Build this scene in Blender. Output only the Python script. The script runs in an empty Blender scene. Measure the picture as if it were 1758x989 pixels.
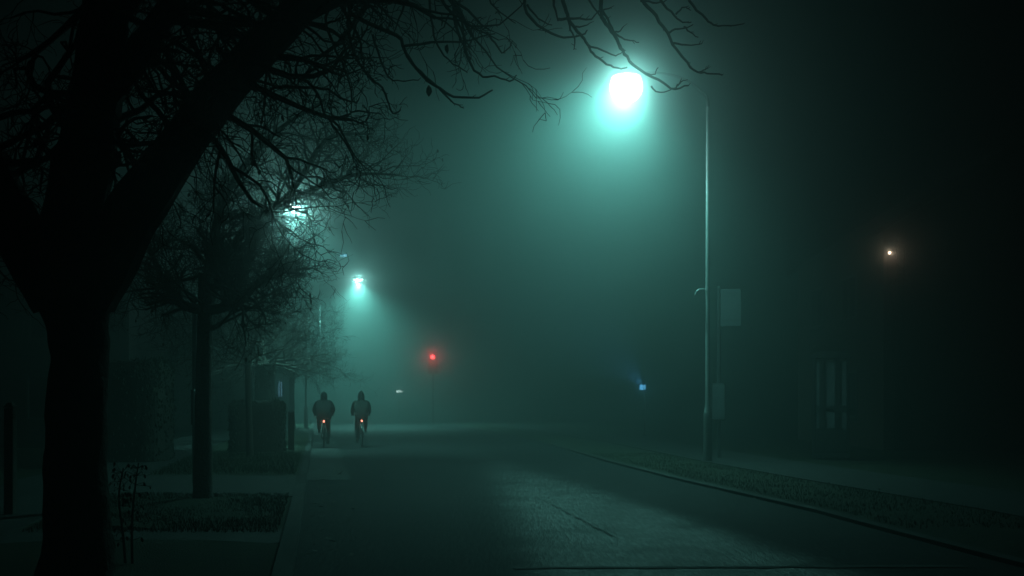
import bpy, bmesh, math, random
from mathutils import Vector, Matrix, noise
random.seed(7)
PI = math.pi
R = math.radians
scene = bpy.context.scene
COL = scene.collection

# ------------------------------------------------------------------ camera
CAMZ, FPX, CX, HY = 1.45, 1709.0, 879.0, 690.0     # eye height, focal length and horizon of the photograph
cam = bpy.data.cameras.new('camera')
cam.lens, cam.sensor_width = 35.0, 36.0
cam.shift_y = (HY - 494.5) / 1758.0
cam.clip_start, cam.clip_end = 0.1, 2000.0
camo = bpy.data.objects.new('camera', cam)
COL.objects.link(camo)
camo.location = (0, 0, CAMZ)
camo.rotation_euler = (R(90), 0, 0)
scene.camera = camo

# ------------------------------------------------------------------ night sky (no sun: foggy night)
world = bpy.data.worlds.new('World')
scene.world = world
world.use_nodes = True
wn = world.node_tree
wn.nodes.clear()
sky = wn.nodes.new('ShaderNodeTexSky')
sky.sky_type = 'NISHITA'
sky.sun_disc = False
sky.sun_elevation = R(-3.0)
sky.sun_rotation = R(120)
bg = wn.nodes.new('ShaderNodeBackground')
bg.inputs['Strength'].default_value = 0.0003
wo = wn.nodes.new('ShaderNodeOutputWorld')
wn.links.new(sky.outputs[0], bg.inputs['Color'])
wn.links.new(bg.outputs[0], wo.inputs['Surface'])

vs = scene.view_settings
vs.view_transform = 'Standard'
vs.look = 'None'
vs.exposure = 0.0
vs.gamma = 1.0
vs.use_curve_mapping = False

cy = scene.cycles
cy.use_denoising = True
try:
    cy.denoiser = 'OPENIMAGEDENOISE'
    cy.denoising_input_passes = 'RGB_ALBEDO_NORMAL'
except Exception:
    pass
cy.max_bounces = 6
cy.diffuse_bounces = 2
cy.glossy_bounces = 2
cy.transmission_bounces = 4
cy.volume_bounces = 0
cy.transparent_max_bounces = 8
cy.sample_clamp_indirect = 1.5
cy.caustics_reflective = False
cy.caustics_refractive = False
cy.use_adaptive_sampling = False

# lamp constants
LAMP_COL = (0.26, 1.0, 0.88)
HALO_COL = (0.42, 1.0, 0.93)
GLOW_COL = (0.42, 1.0, 0.92)
FOG_DENS = (0.025, 0.021)      # wide scattering and the narrow forward aureole of fog droplets
FOG_COL = (0.78, 0.97, 0.95)
FOG_G = (0.80, 0.982)
GLOW_SIZE, GLOW_BLEND = R(160), 0.9

# ------------------------------------------------------------------ helpers
def px(x, y, Y):
    """where the sight line through a photo point meets the depth Y"""
    return Vector(((x - CX) / FPX * Y, Y, CAMZ + (HY - y) / FPX * Y))

SL = 0.195                                            # the road runs 11 degrees to the left
def road(off, Y, z=0.0):
    return Vector((off - SL * Y, Y, z))
RANG = math.atan(SL)                                  # rotation of things lined up with the road
def lerp_tab(tab, t):
    if t <= tab[0][0]: return tab[0][1]
    for (a, va), (b, vb) in zip(tab, tab[1:]):
        if t <= b: return va + (vb - va) * (t - a) / (b - a)
    return tab[-1][1]
RK = [(-6, 5.9), (8, 6.1), (11.5, 6.35), (13, 6.5), (18.4, 6.62), (24, 6.95), (29, 7.4), (35.4, 8.0), (60, 8.6), (120, 9.0)]
def rk(Y): return lerp_tab(RK, Y)

def nodes_of(m):
    m.use_nodes = True
    return m.node_tree, m.node_tree.nodes['Principled BSDF']

def stretch(nt, tc, vec):
    mp = nt.nodes.new('ShaderNodeMapping')
    mp.inputs['Scale'].default_value = vec
    nt.links.new(tc.outputs['Object'], mp.inputs['Vector'])
    return mp.outputs['Vector']

def mat(name, c1, c2=None, rough=0.7, scale=8.0, detail=6.0, bump=0.0, bscale=None, metallic=0.0, spec=0.5, emit=None, estr=0.0, dist=0.02, lo=0.35, hi=0.65, aniso=None):
    m = bpy.data.materials.new(name)
    nt, b = nodes_of(m)
    b.inputs['Roughness'].default_value = rough
    b.inputs['Metallic'].default_value = metallic
    b.inputs['Specular IOR Level'].default_value = spec
    tc = nt.nodes.new('ShaderNodeTexCoord')
    n = nt.nodes.new('ShaderNodeTexNoise')
    n.inputs['Scale'].default_value = scale
    n.inputs['Detail'].default_value = detail
    co = stretch(nt, tc, aniso) if aniso else tc.outputs['Object']
    nt.links.new(co, n.inputs['Vector'])
    rp = nt.nodes.new('ShaderNodeValToRGB')
    rp.color_ramp.elements[0].position = lo
    rp.color_ramp.elements[1].position = hi
    rp.color_ramp.elements[0].color = (*c1, 1)
    rp.color_ramp.elements[1].color = (*(c2 or c1), 1)
    nt.links.new(n.outputs['Fac'], rp.inputs['Fac'])
    nt.links.new(rp.outputs['Color'], b.inputs['Base Color'])
    if bump:
        n2 = nt.nodes.new('ShaderNodeTexNoise')
        n2.inputs['Scale'].default_value = bscale or scale * 3
        n2.inputs['Detail'].default_value = 5
        nt.links.new(co, n2.inputs['Vector'])
        bp = nt.nodes.new('ShaderNodeBump')
        bp.inputs['Strength'].default_value = bump
        bp.inputs['Distance'].default_value = dist
        nt.links.new(n2.outputs['Fac'], bp.inputs['Height'])
        nt.links.new(bp.outputs['Normal'], b.inputs['Normal'])
    if emit:
        b.inputs['Emission Color'].default_value = (*emit, 1)
        b.inputs['Emission Strength'].default_value = estr
    return m

def brick_mat(name, c1, c2, mortar, sx=4.5):
    m = bpy.data.materials.new(name)
    nt, b = nodes_of(m)
    b.inputs['Roughness'].default_value = 0.9
    tc = nt.nodes.new('ShaderNodeTexCoord')
    sp = nt.nodes.new('ShaderNodeSeparateXYZ')
    ad = nt.nodes.new('ShaderNodeMath'); ad.operation = 'ADD'
    cb = nt.nodes.new('ShaderNodeCombineXYZ')
    nt.links.new(tc.outputs['Object'], sp.inputs[0])
    nt.links.new(sp.outputs['X'], ad.inputs[0]); nt.links.new(sp.outputs['Y'], ad.inputs[1])
    nt.links.new(ad.outputs[0], cb.inputs['X']); nt.links.new(sp.outputs['Z'], cb.inputs['Y'])
    t = nt.nodes.new('ShaderNodeTexBrick')
    t.inputs['Scale'].default_value = sx
    t.inputs['Color1'].default_value = (*c1, 1)
    t.inputs['Color2'].default_value = (*c2, 1)
    t.inputs['Mortar'].default_value = (*mortar, 1)
    t.inputs['Mortar Size'].default_value = 0.02
    nt.links.new(cb.outputs[0], t.inputs['Vector'])
    nt.links.new(t.outputs['Color'], b.inputs['Base Color'])
    bp = nt.nodes.new('ShaderNodeBump'); bp.inputs['Strength'].default_value = 0.4
    bp.inputs['Distance'].default_value = 0.01; bp.invert = True
    nt.links.new(t.outputs['Fac'], bp.inputs['Height'])
    nt.links.new(bp.outputs['Normal'], b.inputs['Normal'])
    return m

def tag(o, label=None, cat=None, group=None, kind=None):
    if label: o['label'] = label
    if cat: o['category'] = cat
    if group: o['group'] = group
    if kind: o['kind'] = kind
    return o

def thing(name, label, cat, loc=(0, 0, 0), rz=0.0, group=None):
    o = bpy.data.objects.new(name, None)
    COL.objects.link(o)
    o.empty_display_size = 0.2
    o.location = loc
    o.rotation_euler = (0, 0, rz)
    return tag(o, label, cat, group)

class MB:
    """collects shapes and links them as ONE mesh object"""
    def __init__(s):
        s.v, s.f = [], []
    def poly(s, pts):
        i = len(s.v); s.v += [Vector(p) for p in pts]; s.f.append(list(range(i, i + len(pts))))
    def box(s, c, d, rz=0.0, taper=1.0, m=None):
        i = len(s.v)
        cr, sr = math.cos(rz), math.sin(rz)
        for z in (-1, 1):
            t = taper if z > 0 else 1.0
            for x, y in ((-1, -1), (1, -1), (1, 1), (-1, 1)):
                X, Y = x * d[0] / 2 * t, y * d[1] / 2 * t
                p = Vector((X * cr - Y * sr, X * sr + Y * cr, z * d[2] / 2))
                if m is not None: p = m @ p
                s.v.append(p + Vector(c))
        for q in ((3, 2, 1, 0), (4, 5, 6, 7), (0, 1, 5, 4), (1, 2, 6, 5), (2, 3, 7, 6), (3, 0, 4, 7)):
            s.f.append([i + k for k in q])
    def tube(s, pts, rad, n=6, cap=True):
        pts = [Vector(p) for p in pts]
        if not hasattr(rad, '__len__'): rad = [rad] * len(pts)
        d = (pts[1] - pts[0]).normalized()
        a = d.orthogonal().normalized()
        rings = []
        for k, p in enumerate(pts):
            if k == 0: t = pts[1] - p
            elif k == len(pts) - 1: t = p - pts[k - 1]
            else: t = (pts[k + 1] - pts[k - 1])
            if t.length < 1e-9: t = d
            t = t.normalized()
            a = (a - t * a.dot(t))
            a = a.normalized() if a.length > 1e-6 else t.orthogonal().normalized()
            b = t.cross(a)
            i = len(s.v)
            for j in range(n):
                g = 2 * PI * j / n
                s.v.append(p + (a * math.cos(g) + b * math.sin(g)) * rad[k])
            rings.append(i)
        for r0, r1 in zip(rings, rings[1:]):
            for j in range(n):
                s.f.append([r0 + j, r0 + (j + 1) % n, r1 + (j + 1) % n, r1 + j])
        if cap:
            s.f.append([rings[0] + j for j in range(n)][::-1])
            s.f.append([rings[-1] + j for j in range(n)])
    def rings(s, rs, cap=True, closed=True):
        """loft through equal-length rings of points"""
        n = len(rs[0]); ids = []
        for r in rs:
            ids.append(len(s.v)); s.v += [Vector(p) for p in r]
        for r0, r1 in zip(ids, ids[1:]):
            for j in range(n if closed else n - 1):
                s.f.append([r0 + j, r0 + (j + 1) % n, r1 + (j + 1) % n, r1 + j])
        if cap:
            s.f.append([ids[0] + j for j in range(n)][::-1]); s.f.append([ids[-1] + j for j in range(n)])
    def torus(s, c, r, rt, axis, n=28, m=8):
        c = Vector(c); axis = Vector(axis).normalized()
        u = axis.orthogonal().normalized(); w = axis.cross(u)
        i = len(s.v)
        for a in range(n):
            A = 2 * PI * a / n
            e = u * math.cos(A) + w * math.sin(A)
            for b in range(m):
                B = 2 * PI * b / m
                s.v.append(c + e * (r + rt * math.cos(B)) + axis * rt * math.sin(B))
        for a in range(n):
            for b in range(m):
                s.f.append([i + a * m + b, i + ((a + 1) % n) * m + b, i + ((a + 1) % n) * m + (b + 1) % m, i + a * m + (b + 1) % m])
    def ball(s, c, r, n=10, m=7):
        c = Vector(c)
        if not hasattr(r, '__len__'): r = (r, r, r)
        rs = []
        for k in range(m + 1):
            t = PI * (0.02 + 0.96 * k / m)
            rs.append([c + Vector((r[0] * math.sin(t) * math.cos(2 * PI * j / n), r[1] * math.sin(t) * math.sin(2 * PI * j / n), -r[2] * math.cos(t))) for j in range(n)])
        s.rings(rs)
    def build(s, name, material, parent=None, smooth=False, bevel=0.0, fix=True):
        me = bpy.data.meshes.new(name)
        me.from_pydata([tuple(v) for v in s.v], [], s.f)
        if fix:
            bm = bmesh.new(); bm.from_mesh(me)
            bmesh.ops.recalc_face_normals(bm, faces=bm.faces)
            bm.to_mesh(me); bm.free()
        if smooth:
            for p in me.polygons: p.use_smooth = True
        o = bpy.data.objects.new(name, me)
        COL.objects.link(o)
        me.materials.append(material)
        if parent: o.parent = parent
        if bevel:
            b = o.modifiers.new('bevel', 'BEVEL'); b.width = bevel; b.segments = 2; b.limit_method = 'ANGLE'
        return o

def jit(v, a):
    return Vector(v) + Vector((random.uniform(-a, a), random.uniform(-a, a), random.uniform(-a, a)))

# ------------------------------------------------------------------ materials
M = {}
M['grass'] = mat('grass_soil', (0.010, 0.016, 0.006), (0.028, 0.040, 0.015), 0.95, 6, 10, 0.9, 60, dist=0.04)
M['blade'] = mat('grass_blade', (0.014, 0.026, 0.008), (0.032, 0.048, 0.016), 0.9, 3)
def road_mat():
    m = bpy.data.materials.new('asphalt')
    nt, b = nodes_of(m)
    N, Lk = nt.nodes.new, nt.links.new
    tc = N('ShaderNodeTexCoord'); sp = N('ShaderNodeSeparateXYZ'); Lk(tc.outputs['Object'], sp.inputs[0])
    def math_(op, a, c):
        n = N('ShaderNodeMath'); n.operation = op
        for k, q in enumerate((a, c)):
            if hasattr(q, 'default_value') or hasattr(q, 'is_linked'): Lk(q, n.inputs[k])
            else: n.inputs[k].default_value = q
        return n.outputs[0]
    def rng(v, a, c, lo=0.0, hi=1.0):
        n = N('ShaderNodeMapRange'); n.interpolation_type = 'SMOOTHSTEP'
        n.inputs['From Min'].default_value = a; n.inputs['From Max'].default_value = c
        n.inputs['To Min'].default_value = lo; n.inputs['To Max'].default_value = hi
        Lk(v, n.inputs['Value']); return n.outputs['Result']
    def noise_(scale, detail, vec=None, rough=0.55):
        n = N('ShaderNodeTexNoise'); n.inputs['Scale'].default_value = scale; n.inputs['Detail'].default_value = detail; n.inputs['Roughness'].default_value = rough
        Lk(vec or tc.outputs['Object'], n.inputs['Vector']); return n.outputs['Fac']
    def ramp(v, a, c, c0, c1):
        n = N('ShaderNodeValToRGB'); n.color_ramp.elements[0].position = a; n.color_ramp.elements[1].position = c
        n.color_ramp.elements[0].color = (*c0, 1); n.color_ramp.elements[1].color = (*c1, 1); Lk(v, n.inputs['Fac']); return n.outputs['Color']
    X, Y = sp.outputs['X'], sp.outputs['Y']
    wob = math_('MULTIPLY', math_('SUBTRACT', noise_(1.6, 7), 0.5), 0.4)
    off = math_('ADD', math_('ADD', X, math_('MULTIPLY', Y, SL)), wob)
    left = math_('ADD', math_('MULTIPLY', Y, 0.13), 0.74)
    band = math_('MULTIPLY', rng(math_('SUBTRACT', off, left), -0.45, 0.65), rng(off, 4.0, 5.0, 1.0, 0.0))
    band = math_('MULTIPLY', band, rng(Y, 11.0, 25.0, 1.0, 0.30))
    band = math_('MULTIPLY', band, rng(noise_(1.1, 7), 0.30, 0.66, 0.52, 1.0))
    grain = stretch(nt, tc, (1, 0.17, 1))
    g1 = noise_(17, 3, grain, 0.75)
    stony = ramp(g1, 0.43, 0.66, (0.008, 0.0085, 0.0085), (0.30, 0.30, 0.29))
    smooth_ = ramp(noise_(1.3, 9, None, 0.65), 0.33, 0.68, (0.013, 0.014, 0.015), (0.032, 0.033, 0.034))
    fine = ramp(noise_(38, 3, grain, 0.7), 0.35, 0.7, (0.6, 0.6, 0.6), (1.5, 1.5, 1.5))
    mul = N('ShaderNodeMix'); mul.data_type = 'RGBA'; mul.blend_type = 'MULTIPLY'; mul.inputs['Factor'].default_value = 1.0
    Lk(smooth_, mul.inputs['A']); Lk(fine, mul.inputs['B'])
    mx = N('ShaderNodeMix'); mx.data_type = 'RGBA'; Lk(band, mx.inputs['Factor']); Lk(mul.outputs['Result'], mx.inputs['A']); Lk(stony, mx.inputs['B'])
    # sealed cracks wander over the older surface
    vo = N('ShaderNodeTexVoronoi'); vo.feature = 'DISTANCE_TO_EDGE'; vo.inputs['Scale'].default_value = 0.35
    wv = N('ShaderNodeVectorMath'); wv.operation = 'ADD'
    nz = N('ShaderNodeTexNoise'); nz.inputs['Scale'].default_value = 1.5; nz.inputs['Detail'].default_value = 5; Lk(tc.outputs['Object'], nz.inputs['Vector'])
    Lk(tc.outputs['Object'], wv.inputs[0]); Lk(nz.outputs['Color'], wv.inputs[1]); Lk(wv.outputs[0], vo.inputs['Vector'])
    crack = rng(vo.outputs['Distance'], 0.004, 0.014, 0.45, 1.0)
    m2 = N('ShaderNodeMix'); m2.data_type = 'RGBA'; m2.blend_type = 'MULTIPLY'; m2.inputs['Factor'].default_value = 1.0
    Lk(mx.outputs['Result'], m2.inputs['A'])
    cc = N('ShaderNodeCombineColor'); [Lk(crack, cc.inputs[k]) for k in range(3)]
    Lk(cc.outputs[0], m2.inputs['B']); Lk(m2.outputs['Result'], b.inputs['Base Color'])
    Lk(rng(band, 0, 1, 0.82, 0.58), b.inputs['Roughness']); Lk(rng(band, 0, 1, 0.14, 0.6), b.inputs['Specular IOR Level'])
    bp = N('ShaderNodeBump'); bp.inputs['Distance'].default_value = 0.05
    Lk(g1, bp.inputs['Height']); Lk(rng(band, 0, 1, 0.2, 1.0), bp.inputs['Strength']); Lk(bp.outputs['Normal'], b.inputs['Normal'])
    return m
M['asphalt'] = road_mat()
M['old_kerb'] = mat('old_kerb', (0.012, 0.013, 0.012), (0.075, 0.074, 0.07), 0.9, 0.7, 7, 0.4, 60, dist=0.006, lo=0.47, hi=0.66)
M['joint'] = mat('asphalt_joint', (0.012, 0.012, 0.012), (0.03, 0.03, 0.03), 0.8, 20)
M['paving'] = mat('paving', (0.018, 0.018, 0.018), (0.042, 0.041, 0.039), 0.85, 5, 9, 0.4, 90, dist=0.006)
M['footway'] = mat('footway', (0.012, 0.013, 0.012), (0.024, 0.024, 0.023), 0.9, 5, 9, 0.4, 90, dist=0.006)
M['concrete'] = mat('concrete', (0.026, 0.026, 0.025), (0.065, 0.064, 0.06), 0.85, 7, 9, 0.4, 70, dist=0.006)
M['bark'] = mat('bark', (0.020, 0.016, 0.012), (0.050, 0.040, 0.030), 0.95, 9, 9, 1.0, 26, dist=0.03)
M['twig'] = mat('twig_bark', (0.022, 0.018, 0.014), (0.045, 0.036, 0.028), 0.9, 14, 4)
M['leaf'] = mat('dry_leaf', (0.05, 0.030, 0.012), (0.09, 0.055, 0.02), 0.7, 20)
M['green_leaf'] = mat('evergreen_leaf', (0.014, 0.024, 0.009), (0.03, 0.048, 0.018), 0.75, 12)
M['galv'] = mat('galvanised_steel', (0.36, 0.38, 0.38), (0.48, 0.50, 0.50), 0.5, 18, metallic=0.25)
M['grey_paint'] = mat('grey_paint', (0.11, 0.12, 0.12), (0.15, 0.16, 0.16), 0.5, 12)
M['dark_metal'] = mat('dark_metal', (0.02, 0.022, 0.024), (0.04, 0.042, 0.045), 0.45, 15)
M['pale_sign'] = mat('pale_sign', (0.45, 0.47, 0.48), (0.58, 0.60, 0.60), 0.5, 9)
M['dim_sign'] = mat('darker_sign', (0.065, 0.08, 0.088), (0.11, 0.125, 0.135), 0.5, 9)  # sign face in a darker tone than the pale one
M['print'] = mat('dark_print', (0.03, 0.03, 0.035), (0.06, 0.06, 0.07), 0.6, 30)
M['black'] = mat('black_plastic', (0.012, 0.012, 0.013), (0.02, 0.02, 0.021), 0.5, 10)
M['rubber'] = mat('rubber', (0.014, 0.014, 0.014), (0.025, 0.025, 0.025), 0.85, 30)
M['coat'] = mat('dark_cloth', (0.006, 0.007, 0.008), (0.013, 0.015, 0.016), 0.95, 25, bump=0.3, bscale=60)
M['coat_green'] = mat('dark_green_cloth', (0.007, 0.010, 0.008), (0.014, 0.019, 0.015), 0.95, 25, bump=0.3, bscale=60)
M['trousers'] = mat('dark_denim', (0.009, 0.010, 0.013), (0.016, 0.018, 0.022), 0.95, 40)
M['skin'] = mat('skin', (0.34, 0.20, 0.14), (0.42, 0.26, 0.19), 0.6, 20)
M['paint_car'] = mat('dark_car_paint', (0.010, 0.012, 0.013), (0.016, 0.018, 0.019), 0.6, 3, spec=0.2)
M['glass'] = mat('dark_glass', (0.012, 0.016, 0.018), (0.018, 0.022, 0.024), 0.25, 2, spec=0.3)
M['kiosk_glass'] = mat('frosted_glass', (0.15, 0.19, 0.205), (0.23, 0.27, 0.285), 0.35, 4)
M['brick'] = brick_mat('brick', (0.09, 0.05, 0.04), (0.13, 0.07, 0.05), (0.10, 0.095, 0.085))
M['render'] = mat('painted_render', (0.045, 0.045, 0.043), (0.075, 0.073, 0.07), 0.9, 4, bump=0.2)
M['roof'] = mat('roof_tile', (0.05, 0.04, 0.038), (0.09, 0.07, 0.062), 0.85, 16, bump=0.6)
M['wood'] = mat('grey_timber', (0.03, 0.024, 0.018), (0.05, 0.04, 0.03), 0.9, 14, bump=0.4)
M['white_paint'] = mat('white_paint', (0.16, 0.16, 0.155), (0.22, 0.22, 0.21), 0.6, 12)
def bowl_mat(name, col, strength, clear):
    """clear plastic bowl with a lit inner glow; light passes through it"""
    m = bpy.data.materials.new(name); m.use_nodes = True
    nt = m.node_tree; nt.nodes.clear()
    o = nt.nodes.new('ShaderNodeOutputMaterial'); mx = nt.nodes.new('ShaderNodeMixShader'); mx.inputs[0].default_value = 1 - clear
    tr = nt.nodes.new('ShaderNodeBsdfTransparent'); em = nt.nodes.new('ShaderNodeEmission')
    em.inputs[0].default_value = (*col, 1); em.inputs[1].default_value = strength
    nt.links.new(tr.outputs[0], mx.inputs[1]); nt.links.new(em.outputs[0], mx.inputs[2]); nt.links.new(mx.outputs[0], o.inputs['Surface'])
    return m
M['glare_bowl'] = bowl_mat('lit_glare_bowl', (0.86, 1.0, 0.97), 7.0, 0.72)
M['far_lens'] = mat('lit_far_lens', (0.8, 0.8, 0.8), None, 0.4, emit=(0.72, 1.0, 0.97), estr=34.0)
M['mid_lens'] = mat('lit_mid_lens', (0.8, 0.8, 0.8), None, 0.4, emit=(0.72, 1.0, 0.97), estr=14.0)
M['dim_lens'] = mat('dim_blue_lens', (0.6, 0.7, 0.8), None, 0.4, emit=(0.25, 0.75, 1.0), estr=5.0)
M['red_lens'] = mat('lit_red_lens', (0.6, 0.05, 0.03), None, 0.3, emit=(1.0, 0.055, 0.06), estr=30.0)
M['off_lens'] = mat('unlit_lens', (0.03, 0.03, 0.02), (0.04, 0.04, 0.03), 0.3)
M['tail'] = mat('lit_tail_lamp', (0.6, 0.05, 0.03), None, 0.3, emit=(1.0, 0.30, 0.20), estr=13.0)
M['warm'] = mat('lit_warm_bulb', (0.8, 0.7, 0.6), None, 0.3, emit=(1.0, 0.66, 0.44), estr=14.0)
M['white_lamp'] = mat('lit_white_lens', (0.8, 0.8, 0.8), None, 0.3, emit=(0.75, 1.0, 0.95), estr=9.0)
M['blue_lamp'] = mat('lit_blue_lens', (0.5, 0.7, 0.9), None, 0.3, emit=(0.12, 0.52, 0.95), estr=3.2)
M['lit_window'] = mat('lit_window', (0.4, 0.45, 0.5), None, 0.3, emit=(0.22, 0.52, 0.75), estr=1.3)

# ------------------------------------------------------------------ haze
def build_haze():
    m = bpy.data.materials.new('haze')
    m.use_nodes = True
    nt = m.node_tree
    nt.nodes.clear()
    o = nt.nodes.new('ShaderNodeOutputMaterial')
    add = nt.nodes.new('ShaderNodeAddShader')
    for k in range(2):
        v = nt.nodes.new('ShaderNodeVolumePrincipled')
        v.inputs['Color'].default_value = (*FOG_COL, 1)
        v.inputs['Density'].default_value = FOG_DENS[k]
        v.inputs['Anisotropy'].default_value = FOG_G[k]
        nt.links.new(v.outputs[0], add.inputs[k])
    nt.links.new(add.outputs[0], o.inputs['Volume'])
    m.cycles.homogeneous_volume = True
    b = MB()
    b.box((-5, 62, 6.0), (150, 140, 14.0))
    h = b.build('haze', m)
    tag(h, kind='stuff')
    h['label'] = 'thin teal night fog filling the whole street'
    h['category'] = 'fog'
build_haze()

# ------------------------------------------------------------------ ground, road, pavements
def strip(name, offa, offb, z, material, Y0, Y1, step=2.0, thick=0.0):
    b = MB()
    ys = []
    y = Y0
    while y < Y1: ys.append(y); y += step
    ys.append(Y1)
    fa = offa if callable(offa) else (lambda Y: offa)
    fb = offb if callable(offb) else (lambda Y: offb)
    if thick == 0:
        for a, c in zip(ys, ys[1:]):
            b.poly([road(fa(a), a, z), road(fb(a), a, z), road(fb(c), c, z), road(fa(c), c, z)])
    else:
        b.rings([[road(fa(y), y, z - thick), road(fb(y), y, z - thick), road(fb(y), y, z), road(fa(y), y, z)] for y in ys])
    o = b.build(name, material)
    return tag(o, kind='structure')

b = MB(); b.poly([(-68, -6, -0.02), (62, -6, -0.02), (62, 128, -0.02), (-68, 128, -0.02)])
tag(b.build('ground', M['grass']), kind='structure')
strip('road', -0.2, rk, 0.0, M['asphalt'], -5, 120)
# kerbs stand 0.11 m above the road
strip('kerb_left', -0.36, -0.2, 0.11, M['old_kerb'], -5, 110, 1.0, 0.15)
strip('kerb_right', lambda Y: rk(Y), lambda Y: rk(Y) + 0.15, 0.045, M['old_kerb'], -5, 110, 1.0, 0.14)
strip('pavement_right', lambda Y: rk(Y) + 2.2, lambda Y: rk(Y) + 4.4, 0.05, M['footway'], -5, 110, 2.0, 0.14)
strip('pavement_left', -5.2, -3.2, 0.10, M['footway'], -5, 110, 2.0, 0.14)

def lumpy(name, x0, x1, Y0, Y1, z, amp, n=0.25):
    """a grass verge with an uneven surface"""
    b = MB()
    ny = max(2, int((Y1 - Y0) / n)); nx = 8
    fa = x0 if callable(x0) else (lambda Y: x0)
    fb = x1 if callable(x1) else (lambda Y: x1)
    for j in range(ny + 1):
        Y = Y0 + (Y1 - Y0) * j / ny
        for i in range(nx + 1):
            o = fa(Y) + (fb(Y) - fa(Y)) * i / nx
            p = road(o, Y, 0)
            edge = min(i, nx - i) / 2.0
            p.z = z + amp * noise.noise(Vector((p.x * 1.3, p.y * 1.3, 3.1))) * min(1, edge) + 0.02 * min(1, edge)
            b.v.append(p)
    for j in range(ny):
        for i in range(nx):
            a = j * (nx + 1) + i
            b.f.append([a, a + 1, a + nx + 2, a + nx + 1])
    return tag(b.build(name, M['grass'], smooth=True), kind='structure')
lumpy('verge_left', -3.2, -0.36, -5, 9.6, 0.085, 0.04)
lumpy('verge_left', -3.2, -0.36, 10.6, 14.3, 0.085, 0.05)
lumpy('verge_left', -3.2, -0.36, 18.4, 60, 0.085, 0.05, 0.5)
lumpy('verge_right', lambda Y: rk(Y) + 0.15, lambda Y: rk(Y) + 2.2, -5, 60, 0.035, 0.05, 0.5)
# driveways that cross the left verge
strip('driveway_near', -3.2, -0.36, 0.09, M['paving'], 9.6, 10.6, 0.5, 0.12)
strip('driveway', -3.2, -0.36, 0.095, M['paving'], 14.3, 18.4, 1.0, 0.12)
# pale apron laid in the carriageway along the left kerb
strip('concrete_apron', -0.2, 0.62, 0.006, M['paving'], 18.4, 36, 2.0)
# a dark joint across the road and a ragged seam along it
b = MB()
for i in range(40):
    o0, o1 = 1.7 + i * 0.1, 1.8 + i * 0.1
    w = lambda o: 8.70 + 0.045 * noise.noise(Vector((o * 3, 2, 0))) + 0.02 * (o - 3)
    t0, t1 = 0.045 + 0.03 * noise.noise(Vector((o0 * 5, 8, 0))), 0.045 + 0.03 * noise.noise(Vector((o1 * 5, 8, 0)))
    b.poly([road(o0, w(o0) - t0, 0.008), road(o1, w(o1) - t1, 0.008), road(o1, w(o1) + t1, 0.008), road(o0, w(o0) + t0, 0.008)])
tag(b.build('road_joint', M['joint']), kind='structure')
b = MB()
for i in range(90):
    Y0, Y1 = 10.6 + i * 0.05, 10.65 + i * 0.05
    oc = lambda Y: 3.15 + 0.035 * (Y - 10) + 0.05 * noise.noise(Vector((Y * 3, 1, 0)))
    tw = lambda Y: max(0.003, 0.008 + 0.03 * noise.noise(Vector((Y * 4, 7, 0))))
    b.poly([road(oc(Y0) - tw(Y0), Y0, 0.008), road(oc(Y0) + tw(Y0), Y0, 0.008), road(oc(Y1) + tw(Y1), Y1, 0.008), road(oc(Y1) - tw(Y1), Y1, 0.008)])
tag(b.build('road_seam', M['joint']), kind='structure')

# grass blades and fallen leaves on the verges
def blades(name, n, x0, x1, Y0, Y1, hmin, hmax, label):
    b = MB()
    for _ in range(n):
        Y = random.uniform(Y0, Y1)
        fa = x0(Y) if callable(x0) else x0
        fb = x1(Y) if callable(x1) else x1
        p = road(random.uniform(fa, fb), Y, 0.045 if callable(x0) else 0.085)
        h = random.uniform(hmin, hmax); a = random.uniform(0, 2 * PI); w = 0.006
        d = Vector((math.cos(a), math.sin(a), 0)); e = Vector((-d.y, d.x, 0))
        lean = e * random.uniform(0, h * 0.6)
        b.poly([p - d * w, p + d * w, p + lean * 0.4 + d * w * 0.7 + Vector((0, 0, h * 0.6)), p + lean + Vector((0, 0, h)), p + lean * 0.4 - d * w * 0.7 + Vector((0, 0, h * 0.6))])
    o = b.build(name, M['blade'], fix=False)
    return tag(o, label, 'grass', kind='stuff')
blades('grass', 9000, -3.1, -0.42, 10.35, 14.7, 0.015, 0.06, 'short rough grass on the verge round the slim tree')
blades('grass', 5000, -3.1, -0.42, 18.5, 26, 0.04, 0.12, 'short grass on the verge round the low shrub')
blades('grass', 7000, lambda Y: rk(Y) + 0.2, lambda Y: rk(Y) + 2.1, 11, 27, 0.015, 0.06, 'short grass between the right kerb and pavement')
b = MB()
for _ in range(260):
    Y = random.uniform(9.2, 22)
    p = road(random.choice([random.uniform(-3.1, -0.3), random.uniform(-0.1, 0.5), random.uniform(rk(Y) - 0.3, rk(Y) + 2)]), Y, 0.13)
    if -0.2 < p.x + SL * Y < rk(Y): p.z = 0.015
    a = random.uniform(0, 6.28); r = random.uniform(0.02, 0.045)
    d = Vector((math.cos(a), math.sin(a), random.uniform(-.2, .2))) * r; e = Vector((-math.sin(a), math.cos(a), random.uniform(-.3, .3))) * r * 0.6
    b.poly([p - d, p - e, p + d, p + e])
tag(b.build('fallen_leaves', M['leaf'], fix=False), 'scattered dead leaves along the verge and kerb', 'leaves', kind='stuff')

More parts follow.
